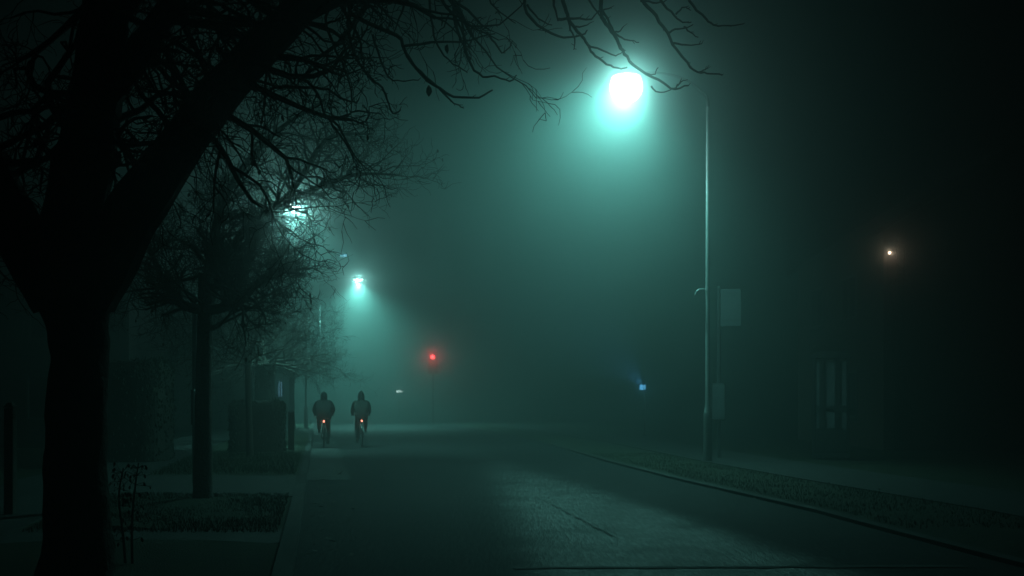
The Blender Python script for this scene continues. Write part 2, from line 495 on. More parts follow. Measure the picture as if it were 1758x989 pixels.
# ------------------------------------------------------------------ trees
def smooth_path(pts, rads, sub=4):
    """Catmull-Rom through the points"""
    P = [Vector(p) for p in pts]; out, ro = [], []
    for i in range(len(P) - 1):
        p0 = P[max(i - 1, 0)]; p1 = P[i]; p2 = P[i + 1]; p3 = P[min(i + 2, len(P) - 1)]
        for k in range(sub):
            t = k / sub
            out.append(0.5 * ((2 * p1) + (p2 - p0) * t + (2 * p0 - 5 * p1 + 4 * p2 - p3) * t * t + (3 * p1 - p0 - 3 * p2 + p3) * t ** 3))
            ro.append(rads[i] + (rads[i + 1] - rads[i]) * t)
    out.append(P[-1]); ro.append(rads[-1])
    return out, ro

def limb(b, pts, rads, n=10, sub=4, rough=0.06, fluted=0.0):
    p, r = smooth_path(pts, rads, sub)
    i0 = len(b.v)
    b.tube(p, r, n)
    if fluted:
        for i in range(i0, len(b.v)):
            v = b.v[i]; k = min(range(len(p)), key=lambda q: (p[q] - v).length)
            d = v - p[k]
            b.v[i] = p[k] + d * (1 + fluted * noise.noise(v * 4.0) + fluted * 0.6 * noise.noise(v * 11.0))
    return p, r

def grow(b, start, d, length, r, level, maxlevel, rng, kids, wig=0.22, up=0.05, leaves=None, leafp=0.0, ang=(0.45, 1.1), shrink=0.6):
    """one twisting branch and its side branches"""
    nseg = 5 if level < maxlevel else 4
    pts = [Vector(start)]; d = Vector(d).normalized()
    seg = length / nseg
    dirs = []
    for k in range(nseg):
        d = (d + Vector((rng.gauss(0, wig), rng.gauss(0, wig), rng.gauss(0, wig) + up))).normalized()
        pts.append(pts[-1] + d * seg); dirs.append(d.copy())
    r_end = r * (0.45 if level < maxlevel else 0.5)
    rads = [r + (r_end - r) * k / nseg for k in range(nseg + 1)]
    b.tube(pts, rads, 6 if level <= 1 else (5 if level == 2 else 3), cap=True)
    if leaves is not None and rng.random() < leafp:
        leaves.append((pts[-1].copy(), d.copy()))
    if level >= maxlevel: return
    nk = kids[level] if level < len(kids) else kids[-1]
    for k in range(nk):
        t = rng.uniform(0.3, 1.0) if k else 1.0
        i = min(int(t * nseg), nseg - 1); f = t * nseg - i
        p = pts[i].lerp(pts[i + 1], min(f, 1.0))
        dd = dirs[i]
        perp = dd.orthogonal().normalized()
        perp = Matrix.Rotation(rng.uniform(0, 2 * PI), 3, dd) @ perp
        a = rng.uniform(*ang) if k else rng.uniform(0.1, 0.4)
        nd = dd * math.cos(a) + perp * math.sin(a)
        rr = (r + (r_end - r) * t) * rng.uniform(0.5, 0.75)
        grow(b, p, nd, length * shrink * rng.uniform(0.65, 1.15), max(rr, 0.0035), level + 1, maxlevel, rng, kids, wig * 1.12, up, leaves, leafp, ang, shrink)

def leaf_mesh(b, p, d, s):
    d = Vector(d).normalized(); u = d.orthogonal().normalized()
    u = Matrix.Rotation(random.uniform(0, 6.28), 3, d) @ u
    dn = (d * 0.3 + Vector((0, 0, -1))).normalized()
    w = dn.cross(u).normalized(); nrm = dn.cross(w)
    pts = []
    for t, ww in ((0, 0.03), (0.25, 0.22), (0.55, 0.27), (0.8, 0.16), (1.0, 0.01)):
        pts.append((p + dn * s * t + nrm * s * 0.12 * math.sin(t * 3), ww * s))
    i = len(b.v)
    for q, ww in pts: b.v += [q - w * ww, q + nrm * s * 0.06, q + w * ww]
    for k in range(len(pts) - 1):
        a = i + 3 * k
        b.f += [[a, a + 1, a + 4, a + 3], [a + 1, a + 2, a + 5, a + 4]]

def street_tree(label, base, trunk_h, r0, spread, maxlevel, kids, seed, limbs, limb_len, leafn=0.0, lean=(0, 0), group=None, ends=(), r_tip=0.6, low=0.35, drop=0.25):
    rng = random.Random(seed)
    t = thing('street_tree', label, 'tree', base, 0, group)
    b = MB()
    pts = [(0, 0, -0.1), (0.01, 0, 0.12), (lean[0] * 0.25, lean[1] * 0.25, trunk_h * 0.35), (lean[0] * 0.6, lean[1] * 0.6, trunk_h * 0.7), (lean[0], lean[1], trunk_h)]
    limb(b, pts, [r0 * 1.55, r0 * 1.2, r0, r0 * 0.92, r0 * 0.95], 14, 5, fluted=0.12)
    b.build('trunk', M['bark'], t, smooth=True)
    c = MB(); lv = []
    top = Vector((lean[0], lean[1], trunk_h))
    for k in range(limbs):
        a = 2 * PI * (k + rng.uniform(-0.25, 0.25)) / limbs
        el = rng.uniform(low, 1.15)
        d = Vector((math.cos(a) * math.cos(el) * spread, math.sin(a) * math.cos(el) * spread, math.sin(el)))
        grow(c, top - Vector((0, 0, rng.uniform(0, drop))), d, limb_len * rng.uniform(0.75, 1.1), r0 * r_tip * rng.uniform(0.45, 0.75), 0, maxlevel, rng, kids, 0.17, 0.03, lv, leafn)
    for e in ends:                                        # named limbs that follow the photo
        p, r = smooth_path([top - Vector((0, 0, drop * 0.6))] + [Vector(q) for q in e[0]], e[1], 4)
        c.tube(p, r, 8)
        for i in range(3, len(p) - 1):
            for _ in range(e[2]):
                dd = (p[i + 1] - p[i]).normalized(); perp = Matrix.Rotation(rng.uniform(0, 6.28), 3, dd) @ dd.orthogonal().normalized()
                an = rng.uniform(0.5, 1.2)
                grow(c, p[i], dd * math.cos(an) + perp * math.sin(an), limb_len * rng.uniform(0.28, 0.5), r[i] * 0.45, maxlevel - 2, maxlevel, rng, kids, 0.25, 0.02, lv, leafn)
    c.build('crown', M['twig'], t, fix=False)
    if lv:
        l = MB()
        for p, d in lv: leaf_mesh(l, p, d, rng.uniform(0.04, 0.075))
        l.build('leaves', M['leaf'], t, fix=False)
    return t

# the slim tree on the verge, its main limb reaching in front of the second lamp
T2 = px(347, 870, 13.8); T2.z = 0.08
e1 = [px(392, 520, 13.8) - T2, px(430, 430, 13.7) - T2, px(480, 358, 13.6) - T2, px(545, 322, 13.5) - T2, px(610, 300, 13.4) - T2, px(680, 300, 13.3) - T2]
e2 = [px(410, 520, 13.6) - T2, px(460, 470, 13.4) - T2, px(520, 470, 13.3) - T2]
e3 = [px(310, 520, 13.7) - T2, px(270, 460, 13.8) - T2, px(240, 380, 13.9) - T2]
e4 = [px(364, 440, 13.9) - T2, px(390, 330, 14.0) - T2, px(470, 230, 14.0) - T2, px(560, 170, 14.1) - T2]
e5 = [px(400, 420, 14.1) - T2, px(500, 330, 14.3) - T2, px(560, 240, 14.4) - T2, px(640, 230, 14.4) - T2]
street_tree('slim bare tree with a dense twiggy crown, beside the small pale panel', T2, 3.15, 0.112, 1.0, 4, (5, 6, 5, 4), 11, 11, 1.25, 0.012, (0.06, 0), 'street trees along the left verge', r_tip=0.36, low=-0.15, drop=0.85,
            ends=[(e1, [0.07, 0.062, 0.056, 0.048, 0.036, 0.026, 0.010], 3), (e2, [0.08, 0.055, 0.035, 0.014], 4), (e3, [0.08, 0.06, 0.04, 0.02], 4), (e4, [0.09, 0.07, 0.055, 0.035, 0.015], 5), (e5, [0.08, 0.065, 0.045, 0.03, 0.012], 5)])
T3 = road(-1.66, 24.2, 0.08)
street_tree('thin bare tree rising just in front of the low bushy shrub', T3, 2.5, 0.075, 1.0, 4, (7, 6, 5, 4), 23, 11, 1.7, 0.01, (-0.05, 0), 'street trees along the left verge', low=-0.1)
T4 = road(-1.75, 33.0, 0.08)
street_tree('stout trunked bare tree fading into fog behind the low shrub', T4, 2.7, 0.36, 1.0, 4, (7, 6, 5, 3), 31, 11, 1.75, 0.01, (0.0, 0), 'street trees along the left verge', r_tip=0.3, low=-0.1)
T5 = road(-1.2, 46.0, 0.08)
street_tree('farthest bare tree of the left verge, a grey ghost in fog', T5, 2.6, 0.13, 1.0, 3, (7, 6, 5), 37, 8, 1.5, 0.0, (0.0, 0), 'street trees along the left verge')

# the big near tree whose twigs hang across the top of the view
def near_tree():
    rng = random.Random(5)
    Yt = 7.0
    base = Vector(((134 - CX) / FPX * Yt, Yt, 0.06))
    t = thing('street_tree', 'thick dark trunked tree nearest the viewer, its twigs hanging across the top', 'tree', base, 0, 'street trees along the left verge')
    def L(x, y, Y): return px(x, y, Y) - base
    b = MB()
    limb(b, [(0, 0, -0.12), (0, 0, 0.1), L(133, 900, Yt), L(131, 760, Yt), L(137, 640, Yt), L(134, 560, Yt), L(128, 490, Yt), L(130, 420, Yt)],
         [0.33, 0.27, 0.212, 0.205, 0.20, 0.208, 0.29, 0.30], 22, 6, fluted=0.14)
    b.build('trunk', M['bark'], t, smooth=True)
    c = MB()
    limb(c, [L(140, 500, Yt), L(205, 400, 6.95), L(285, 285, 6.9), L(370, 170, 6.85), L(470, 60, 6.85), L(590, -60, 6.9), L(720, -150, 7.0), L(860, -205, 7.2), L(1000, -215, 7.4), L(1150, -190, 7.6), L(1290, -140, 7.7)],
         [0.27, 0.21, 0.165, 0.145, 0.12, 0.10, 0.082, 0.066, 0.05, 0.035, 0.014], 12, 4, fluted=0.12)
    limb(c, [L(120, 490, Yt), L(130, 380, 7.05), L(150, 250, 7.1), L(175, 90, 7.2), L(190, -80, 7.3), L(230, -330, 7.4)], [0.27, 0.23, 0.20, 0.17, 0.15, 0.08], 12, 4, fluted=0.12)
    limb(c, [L(105, 500, Yt), L(55, 440, 6.95), L(0, 330, 6.9), L(-80, 180, 6.9), L(-200, 20, 7.0)], [0.25, 0.19, 0.16, 0.13, 0.07], 12, 4, fluted=0.12)
    limb(c, [L(170, 170, 7.1), L(260, 60, 7.3), L(340, -60, 7.5), L(470, -200, 7.8)], [0.13, 0.10, 0.08, 0.04], 8, 4, fluted=0.1)
    lv = []
    # dense thicket of side branches, upper left
    def side(p0, p1, n, ln, r):
        for _ in range(n):
            f = rng.random(); p = p0.lerp(p1, f)
            d = Vector((rng.uniform(-0.5, 1.0), rng.uniform(-0.8, 0.8), rng.uniform(-0.55, 0.7)))
            grow(c, p, d, ln * rng.uniform(0.6, 1.1), r, 1, 4, rng, (5, 5, 4, 3), 0.24, -0.03, lv, 0.004)
    side(L(285, 285, 6.9), L(470, 60, 6.85), 14, 0.9, 0.026)
    side(L(470, 60, 6.85), L(650, -110, 6.95), 15, 1.1, 0.028)
    side(L(150, 250, 7.1), L(190, -80, 7.3), 18, 1.1, 0.033)
    side(L(260, 60, 7.3), L(400, -120, 7.6), 14, 1.0, 0.03)
    side(L(0, 330, 6.9), L(-80, 180, 6.9), 12, 1.0, 0.03)
    # hanging twigs, each joined to the overhead limb
    limbline = [(590, -60, 6.9), (720, -150, 7.0), (860, -205, 7.2), (1000, -215, 7.4), (1150, -190, 7.6), (1290, -140, 7.7)]
    def onlimb(x):
        xs = [q[0] for q in limbline]
        x = min(max(x - 60, xs[0]), xs[-1])
        return (x, lerp_tab([(q[0], q[1]) for q in limbline], x), lerp_tab([(q[0], q[2]) for q in limbline], x))
    def twig(poly, w, Y, hang=False, buds=True):
        pts = [L(x, y, Y + 0.15 * noise.noise(Vector((x * .02, y * .02, Y)))) for x, y in poly]
        rads = [max(0.0035, (w * (1 - 0.62 * k / (len(pts) - 1))) * Y / FPX / 2) for k in range(len(pts))]
        if hang:
            o = onlimb(poly[0][0])
            st = L(*o); mid = st.lerp(pts[0], 0.55) + Vector((0.05, 0.02, 0.08))
            pts = [st, mid] + pts; rads = [rads[0] * 1.5, rads[0] * 1.2] + rads
        p, r = smooth_path(pts, rads, 3)
        p = [q if (k == 0 or k == len(p) - 1) else jit(q, 0.006) for k, q in enumerate(p)]
        c.tube(p, r, 6)
        if buds:                                          # short spurs and buds along the twig
            for k in range(2, len(p)):
                if rng.random() < 0.30:
                    d = (p[k] - p[k - 1]).normalized(); perp = Matrix.Rotation(rng.uniform(0, 6.28), 3, d) @ d.orthogonal().normalized()
                    e = p[k] + d * rng.uniform(0.01, 0.035) + perp * rng.uniform(0.008, 0.03) + Vector((0, 0, rng.uniform(0, 0.02)))
                    c.tube([p[k], e], [0.0035, 0.0022], 4)
    T = twig
    T([(600, 22), (680, 60), (693, 85), (715, 120), (745, 145), (780, 165), (822, 168), (845, 155)], 7.5, 7.2, True)
    T([(700, 95), (722, 125), (752, 150), (780, 178), (796, 184)], 5, 7.25)
    T([(690, 80), (740, 73), (790, 71), (815, 66), (850, 58)], 5, 7.2)
    T([(735, -20), (742, 45), (752, 80), (770, 102), (795, 120), (802, 125)], 4.5, 7.5, True)
    T([(778, -10), (782, 40), (797, 78), (808, 112), (830, 132), (850, 131), (876, 140), (887, 129)], 6, 7.4, True)
    T([(470, 150), (540, 151), (570, 157), (590, 172), (612, 176)], 6, 7.1)
    T([(430, 135), (480, 148), (520, 150)], 6, 7.05)
    T([(560, 30), (572, 75), (588, 110), (600, 145), (604, 175)], 5, 7.0, True)
    T([(597, 40), (608, 90), (622, 117), (640, 138), (655, 150), (665, 170), (673, 196), (688, 188)], 6, 7.3, True)
    T([(640, 60), (655, 105), (668, 132), (682, 138), (718, 138)], 4.5, 7.4)
    T([(835, 55), (850, 75), (861, 91), (873, 83), (880, 70)], 4, 7.4)
    T([(838, -10), (858, 20), (885, 40)], 4, 7.5, True)
    T([(898, -20), (904, 22), (935, 50), (968, 64), (998, 61), (1008, 52)], 6, 7.3, True)
    T([(905, 8), (925, 32), (948, 43)], 4, 7.3)
    T([(947, -20), (952, 10), (958, 36)], 6, 7.4, True)
    T([(958, 33), (985, 31), (1015, 32), (1028, 18)], 5, 7.4)
    T([(963, -20), (970, 12), (976, 32), (990, 53), (1003, 68), (1012, 82), (1022, 97), (1042, 111), (1060, 117), (1077, 116)], 7, 7.5, True)
    T([(1008, 76), (1035, 87), (1056, 96), (1068, 89)], 4, 7.5)
    T([(976, 32), (980, 50), (988, 74), (985, 85)], 4.5, 7.5)
    T([(985, 46), (1000, 45), (1012, 40)], 3.5, 7.5)
    T([(1010, -15), (1018, 12), (1036, 34), (1056, 58)], 4, 7.6, True)
    T([(1031, -20), (1032, 22), (1040, 40), (1055, 60), (1066, 82), (1076, 98), (1092, 116), (1120, 132), (1148, 149), (1160, 152), (1182, 147)], 7.5, 7.5, True)
    T([(1035, 20), (1047, 40), (1056, 60), (1070, 88), (1082, 106)], 4.5, 7.55)
    T([(1054, 57), (1064, 53), (1071, 45)], 3.5, 7.5)
    T([(1057, 58), (1073, 69), (1085, 70), (1097, 73)], 3.5, 7.5)
    T([(1106, 126), (1124, 127), (1130, 116)], 3.2, 7.5)
    T([(1118, 148), (1133, 159), (1156, 151)], 3.5, 7.5)
    T([(1158, 152), (1166, 144), (1176, 138)], 3.5, 7.5)
    T([(1163, 148), (1170, 135)], 2.6, 7.5)
    T([(1028, 20), (1040, 17), (1050, 14)], 3.5, 7.5)
    T([(1095, -20), (1106, 5), (1126, 27), (1146, 57), (1160, 84), (1180, 108), (1197, 124), (1215, 126), (1240, 129)], 6.5, 7.7, True)
    T([(1147, 57), (1160, 51), (1178, 47), (1190, 42)], 4, 7.7)
    T([(1156, 74), (1170, 77), (1188, 78), (1205, 75)], 4, 7.7)
    T([(1200, 124), (1208, 121), (1214, 118)], 3, 7.7)
    T([(1128, -20), (1140, 6), (1158, 26), (1172, 38), (1187, 38)], 5, 7.8, True)
    T([(1174, 46), (1185, 56), (1199, 64)], 3.5, 7.8)
    T([(1100, 2), (1120, 4), (1138, 4), (1152, -3)], 4, 7.8)
    T([(1176, -20), (1190, 8), (1212, 32), (1226, 43), (1250, 45), (1276, 41)], 5, 7.8, True)
    T([(1160, 25), (1172, 13), (1180, 14), (1186, 18)], 3.5, 7.8)
    T([(700, -20), (690, 20), (676, 58)], 5, 7.3, True)
    c.build('crown', M['twig'], t, fix=False)
    l = MB()
    for (x, y, s) in ((736, 146, 0.085), (757, 24, 0.09), (783, 32, 0.085), (768, 76, 0.07), (620, 45, 0.07)):
        leaf_mesh(l, L(x, y, 7.25), (0, 0, -1), s)
    for p, d in lv: leaf_mesh(l, p, d, rng.uniform(0.04, 0.07))
    l.build('leaves', M['leaf'], t, fix=False)
near_tree()

# a leafy sapling tied to the verge near the thick trunk
def sapling(label, base, h, seed, nst):
    rng = random.Random(seed)
    t = thing('sapling', label, 'sapling', base)
    s = MB(); l = MB()
    for k in range(nst):
        x = (k - (nst - 1) / 2) * 0.11; hh = h * rng.uniform(0.75, 1.0)
        pts = [Vector((x * 0.5, 0, -0.03)), Vector((x * 0.8 + rng.gauss(0, .01), rng.gauss(0, .02), hh * 0.35)), Vector((x + rng.gauss(0, .02), rng.gauss(0, .03), hh * 0.7)), Vector((x + rng.gauss(0, .03), rng.gauss(0, .03), hh))]
        p, r = smooth_path(pts, [0.013, 0.011, 0.009, 0.005], 4)
        s.tube(p, r, 6)
        for q in range(44):
            f = rng.choice([rng.uniform(0.6, 1.0), rng.uniform(0.75, 1.0), rng.uniform(0.25, 0.6)])
            pp = p[int(f * (len(p) - 1))]
            d = Vector((rng.gauss(0, 1), rng.gauss(0, 1), rng.gauss(0.3, .6))).normalized()
            e = pp + d * rng.uniform(0.03, 0.13)
            s.tube([pp, e], [0.0028, 0.0018], 3)
            leaf_mesh(l, e, d, rng.uniform(0.022, 0.05))
    s.build('stem', M['twig'], t, fix=False)
    l.build('leaves', M['leaf'], t, fix=False)
sapling('spindly leafy sapling growing beside the thick near trunk', (px(222, 900, 8.3).x, 8.3, 0.09), 1.0, 3, 2)

# ------------------------------------------------------------------ clipped hedge and house on the left
def hedge(name, label, loc, rz, dims, cr, seed, leaf_n):
    rng = random.Random(seed)
    w, d, h = dims
    t = thing(name, label, 'hedge', loc, rz)
    core = MB()
    rs = []
    n = 28
    for k, (f, z) in enumerate(((1.0, 0), (1.0, 0.3), (1.0, 0.6), (1.0, 0.82), (0.95, 0.92), (0.84, 0.98), (0.6, 1.0))):
        ring = []
        for j in range(n):
            a = 2 * PI * j / n
            ex = 0.35
            X = math.copysign(abs(math.cos(a)) ** ex, math.cos(a)) * w / 2; Yy = math.copysign(abs(math.sin(a)) ** ex, math.sin(a)) * d / 2
            sx = 1 - (1 - f) * cr / (w / 2); sy = 1 - (1 - f) * cr / (d / 2)
            p = Vector((X * sx, Yy * sy, z * h))
            p *= 1 + 0.03 * noise.noise(p * 2.5 + Vector((seed, 0, 0)))
            ring.append(p)
        rs.append(ring)
    core.rings(rs)
    core.build('stems', M['twig'], t)
    l = MB()
    faces = [(core.v[f[0]], core.v[f[1]], core.v[f[2]]) for f in core.f if len(f) == 4]
    for _ in range(leaf_n):
        a, bb, c2 = rng.choice(faces)
        u, v2 = rng.random(), rng.random()
        p = a + (bb - a) * u + (c2 - bb) * v2
        leaf_mesh(l, p + Vector((rng.gauss(0, .03), rng.gauss(0, .03), rng.gauss(0.02, .03))), Vector((rng.gauss(0, 1), rng.gauss(0, 1), rng.gauss(0, 1))), rng.uniform(0.05, 0.1))
    l.build('foliage', M['green_leaf'], t, fix=False)
H = px(185, 790, 22.5)
hedge('clipped_hedge', 'tall dark clipped hedge with rounded shoulder behind the thick trunk', (H.x, 23.0, 0.05), RANG * 0.4, (2.3, 1.6, 2.35), 0.45, 4, 5000)

def house(name, label, loc, rz, W, D, Hh, roofh, wallm, windows, doors=(), chimney=True):
    """box house, front = local -Y; windows: (face, u, z, w, h, lit)"""
    t = thing(name, label, 'house', loc, rz)
    b = MB(); b.box((0, 0, Hh / 2 - 0.1), (W, D, Hh + 0.2))
    # gable ends (local -Y / +Y)
    b.poly([(-W / 2, -D / 2 , Hh), (W / 2, -D / 2, Hh), (0, -D / 2, Hh + roofh)])
    b.poly([(-W / 2, D / 2, Hh), (W / 2, D / 2, Hh), (0, D / 2, Hh + roofh)])
    b.build('wall', wallm, t)
    r = MB(); e = 0.35; th = 0.14
    s = roofh / (W / 2)
    for sg in (-1, 1):
        x0, z0 = sg * (W / 2 + e), Hh - e * s + 0.05
        x1, z1 = sg * 0.0, Hh + roofh + 0.05
        r.rings([[(x0, y, z0), (x1, y, z1), (x1, y, z1 + th), (x0, y, z0 + th)] for y in (-D / 2 - e, D / 2 + e)])
    rf = r.build('roof', M['roof'], t)
    if chimney:
        c = MB(); c.box((W * 0.18, D * 0.2, Hh + roofh * 0.9), (0.8, 0.6, 1.4)); c.box((W * 0.18, D * 0.2, Hh + roofh * 0.9 + 0.76), (0.92, 0.72, 0.12))
        for q in (-.2, .2): c.tube([(W * 0.18 + q, D * 0.2, Hh + roofh * 0.9 + .8), (W * 0.18 + q, D * 0.2, Hh + roofh * 0.9 + 1.1)], 0.1, 8)
        c.build('chimney', M['brick'], rf)
    def place(face, u, z, off):
        if face == 'front': return Vector((u, -D / 2 - off, z)), 0
        if face == 'left': return Vector((-W / 2 - off, u, z)), PI / 2
        return Vector((W / 2 + off, u, z)), PI / 2
    for (face, u, z, w, h, lit) in windows:
        f = MB()
        p, rr = place(face, u, z, 0.0)
        for dx, dz, ww, hh in ((-w / 2, 0, 0.07, h + 0.14), (w / 2, 0, 0.07, h + 0.14), (0, h / 2 + 0.035, w - 0.07, 0.07), (0, -h / 2 - 0.035, w - 0.07, 0.07), (0, 0, 0.05, h)):
            q, _ = place(face, u + dx, z + dz, 0.02)
            f.box(q, (ww, 0.09, hh), rr)
        fo = f.build('window', M['white_paint'], t)
        g = MB(); q, _ = place(face, u, z, 0.012); g.box(q, (w - 0.08, 0.02, h - 0.01), rr)
        g.build('pane', M['lit_window'] if lit else M['glass'], fo)
        s2 = MB(); q, _ = place(face, u, z - h / 2 - 0.12, 0.06); s2.box(q, (w + 0.25, 0.16, 0.08), rr)
        s2.build('sill', M['concrete'], fo)
    for (face, u, w, h) in doors:
        f = MB(); q, rr = place(face, u, h / 2 + 0.1, 0.02); f.box(q, (w, 0.08, h), rr)
        do = f.build('door', M['dark_metal'], t, bevel=0.01)
        k = MB(); q, _ = place(face, u + w * 0.36, 1.05, 0.09); k.ball(q, 0.035); k.build('handle', M['galv'], do)
    return t
# left house: only one narrow lit pane shows between the trunks
LW = px(481, 668, 50.0)
LH = LW - Matrix.Rotation(0.42, 3, 'Z') @ Vector((3.35, -4.0, 0))
house('brick_house', 'fog hidden house with one narrow lit pane beyond the low shrub', (LH.x, LH.y, 0), 0.42, 8.0, 8.0, 5.0, 3.0, M['brick'],
      [('front', 3.35, LW.z, 0.26, 0.75, True), ('front', -2.2, 1.6, 1.5, 1.3, False), ('front', -2.2, 4.0, 1.4, 1.2, False), ('front', 1.6, 4.0, 1.4, 1.2, False)], [('front', 0.7, 0.95, 2.05)])
house('brick_house', 'dark house set back behind the clipped hedge on the left', (-17.5, 36.0, 0), RANG, 8.5, 9.0, 5.2, 2.8, M['render'],
      [('front', -2.2, 1.6, 1.6, 1.3, False), ('front', 2.0, 1.6, 1.6, 1.3, False), ('front', -2.2, 4.1, 1.5, 1.2, False), ('front', 2.0, 4.1, 1.5, 1.2, False)], [('front', 0.0, 0.95, 2.05)])
# right house: its gable wall faces us, a warm lamp on the corner
RC = px(1519, 433, 30.0)
house('brick_house', 'dark gabled house on the right with a warm lamp at its corner', (RC.x + 4.6, 34.6, 0), 0.0, 9.2, 9.0, 6.6, 2.9, M['brick'],
      [('front', 1.2, 1.7, 1.5, 1.4, False), ('front', 1.2, 4.9, 1.4, 1.3, False), ('left', -1.5, 1.7, 1.5, 1.4, False), ('left', -1.5, 4.9, 1.4, 1.3, False), ('left', 2.0, 4.9, 1.4, 1.3, False)], [('left', 2.2, 0.95, 2.05)])
def wall_lamp():
    p = px(1527, 434, 29.9)
    t = thing('wall_lamp', 'small warm bulb lit high on the dark right house', 'lamp', p)
    a = MB(); a.box((0, 0.17, 0.02), (0.12, 0.03, 0.2)); a.tube([(0, 0.16, 0.08), (0, 0.08, 0.13), (0, 0.0, 0.11)], 0.012, 6)
    a.build('bracket', M['dark_metal'], t)
    s = MB(); s.rings([[(0.05 * math.cos(q * PI / 5), 0.05 * math.sin(q * PI / 5), 0.1) for q in range(10)], [(0.1 * math.cos(q * PI / 5), 0.1 * math.sin(q * PI / 5), 0.05) for q in range(10)]])
    s.build('shade', M['dark_metal'], t)
    g = MB(); g.ball((0, 0, 0.0), 0.042); g.build('bulb', M['warm'], t, smooth=True)
    l = bpy.data.lights.new('wall_lamp_light', 'POINT'); l.energy = 3.2; l.color = (1.0, 0.66, 0.48); l.shadow_soft_size = 0.05
    lo = bpy.data.objects.new('wall_lamp_light', l); COL.objects.link(lo); lo.parent = t; lo.location = (0, -0.1, -0.02)
wall_lamp()
def creeper():
    rng = random.Random(9)
    p = px(1545, 440, 29.95)
    t = thing('creeper', 'leafy creeper on the wall beside the warm bulb', 'plant', (p.x, 30.06, 0.0))
    s = MB(); l = MB()
    for k in range(5):
        pts = [Vector((rng.uniform(-.1, .1), 0, 0.0))]
        for z in range(1, 9):
            pts.append(Vector((pts[-1].x + rng.gauss(0, .08), -0.02 + rng.uniform(-.03, 0.0), z * 0.76)))
        p2, r = smooth_path(pts, [0.02] * 9, 2); s.tube(p2, r, 5)
        for q in range(60):
            a = rng.choice(p2[6:])
            leaf_mesh(l, a + Vector((rng.gauss(0, .16), rng.uniform(-.14, -.03), rng.gauss(0, .2))), (rng.gauss(0, .5), -1, 0), rng.uniform(0.06, 0.12))
    s.build('stem', M['twig'], t, fix=False); l.build('foliage', M['green_leaf'], t, fix=False)
creeper()

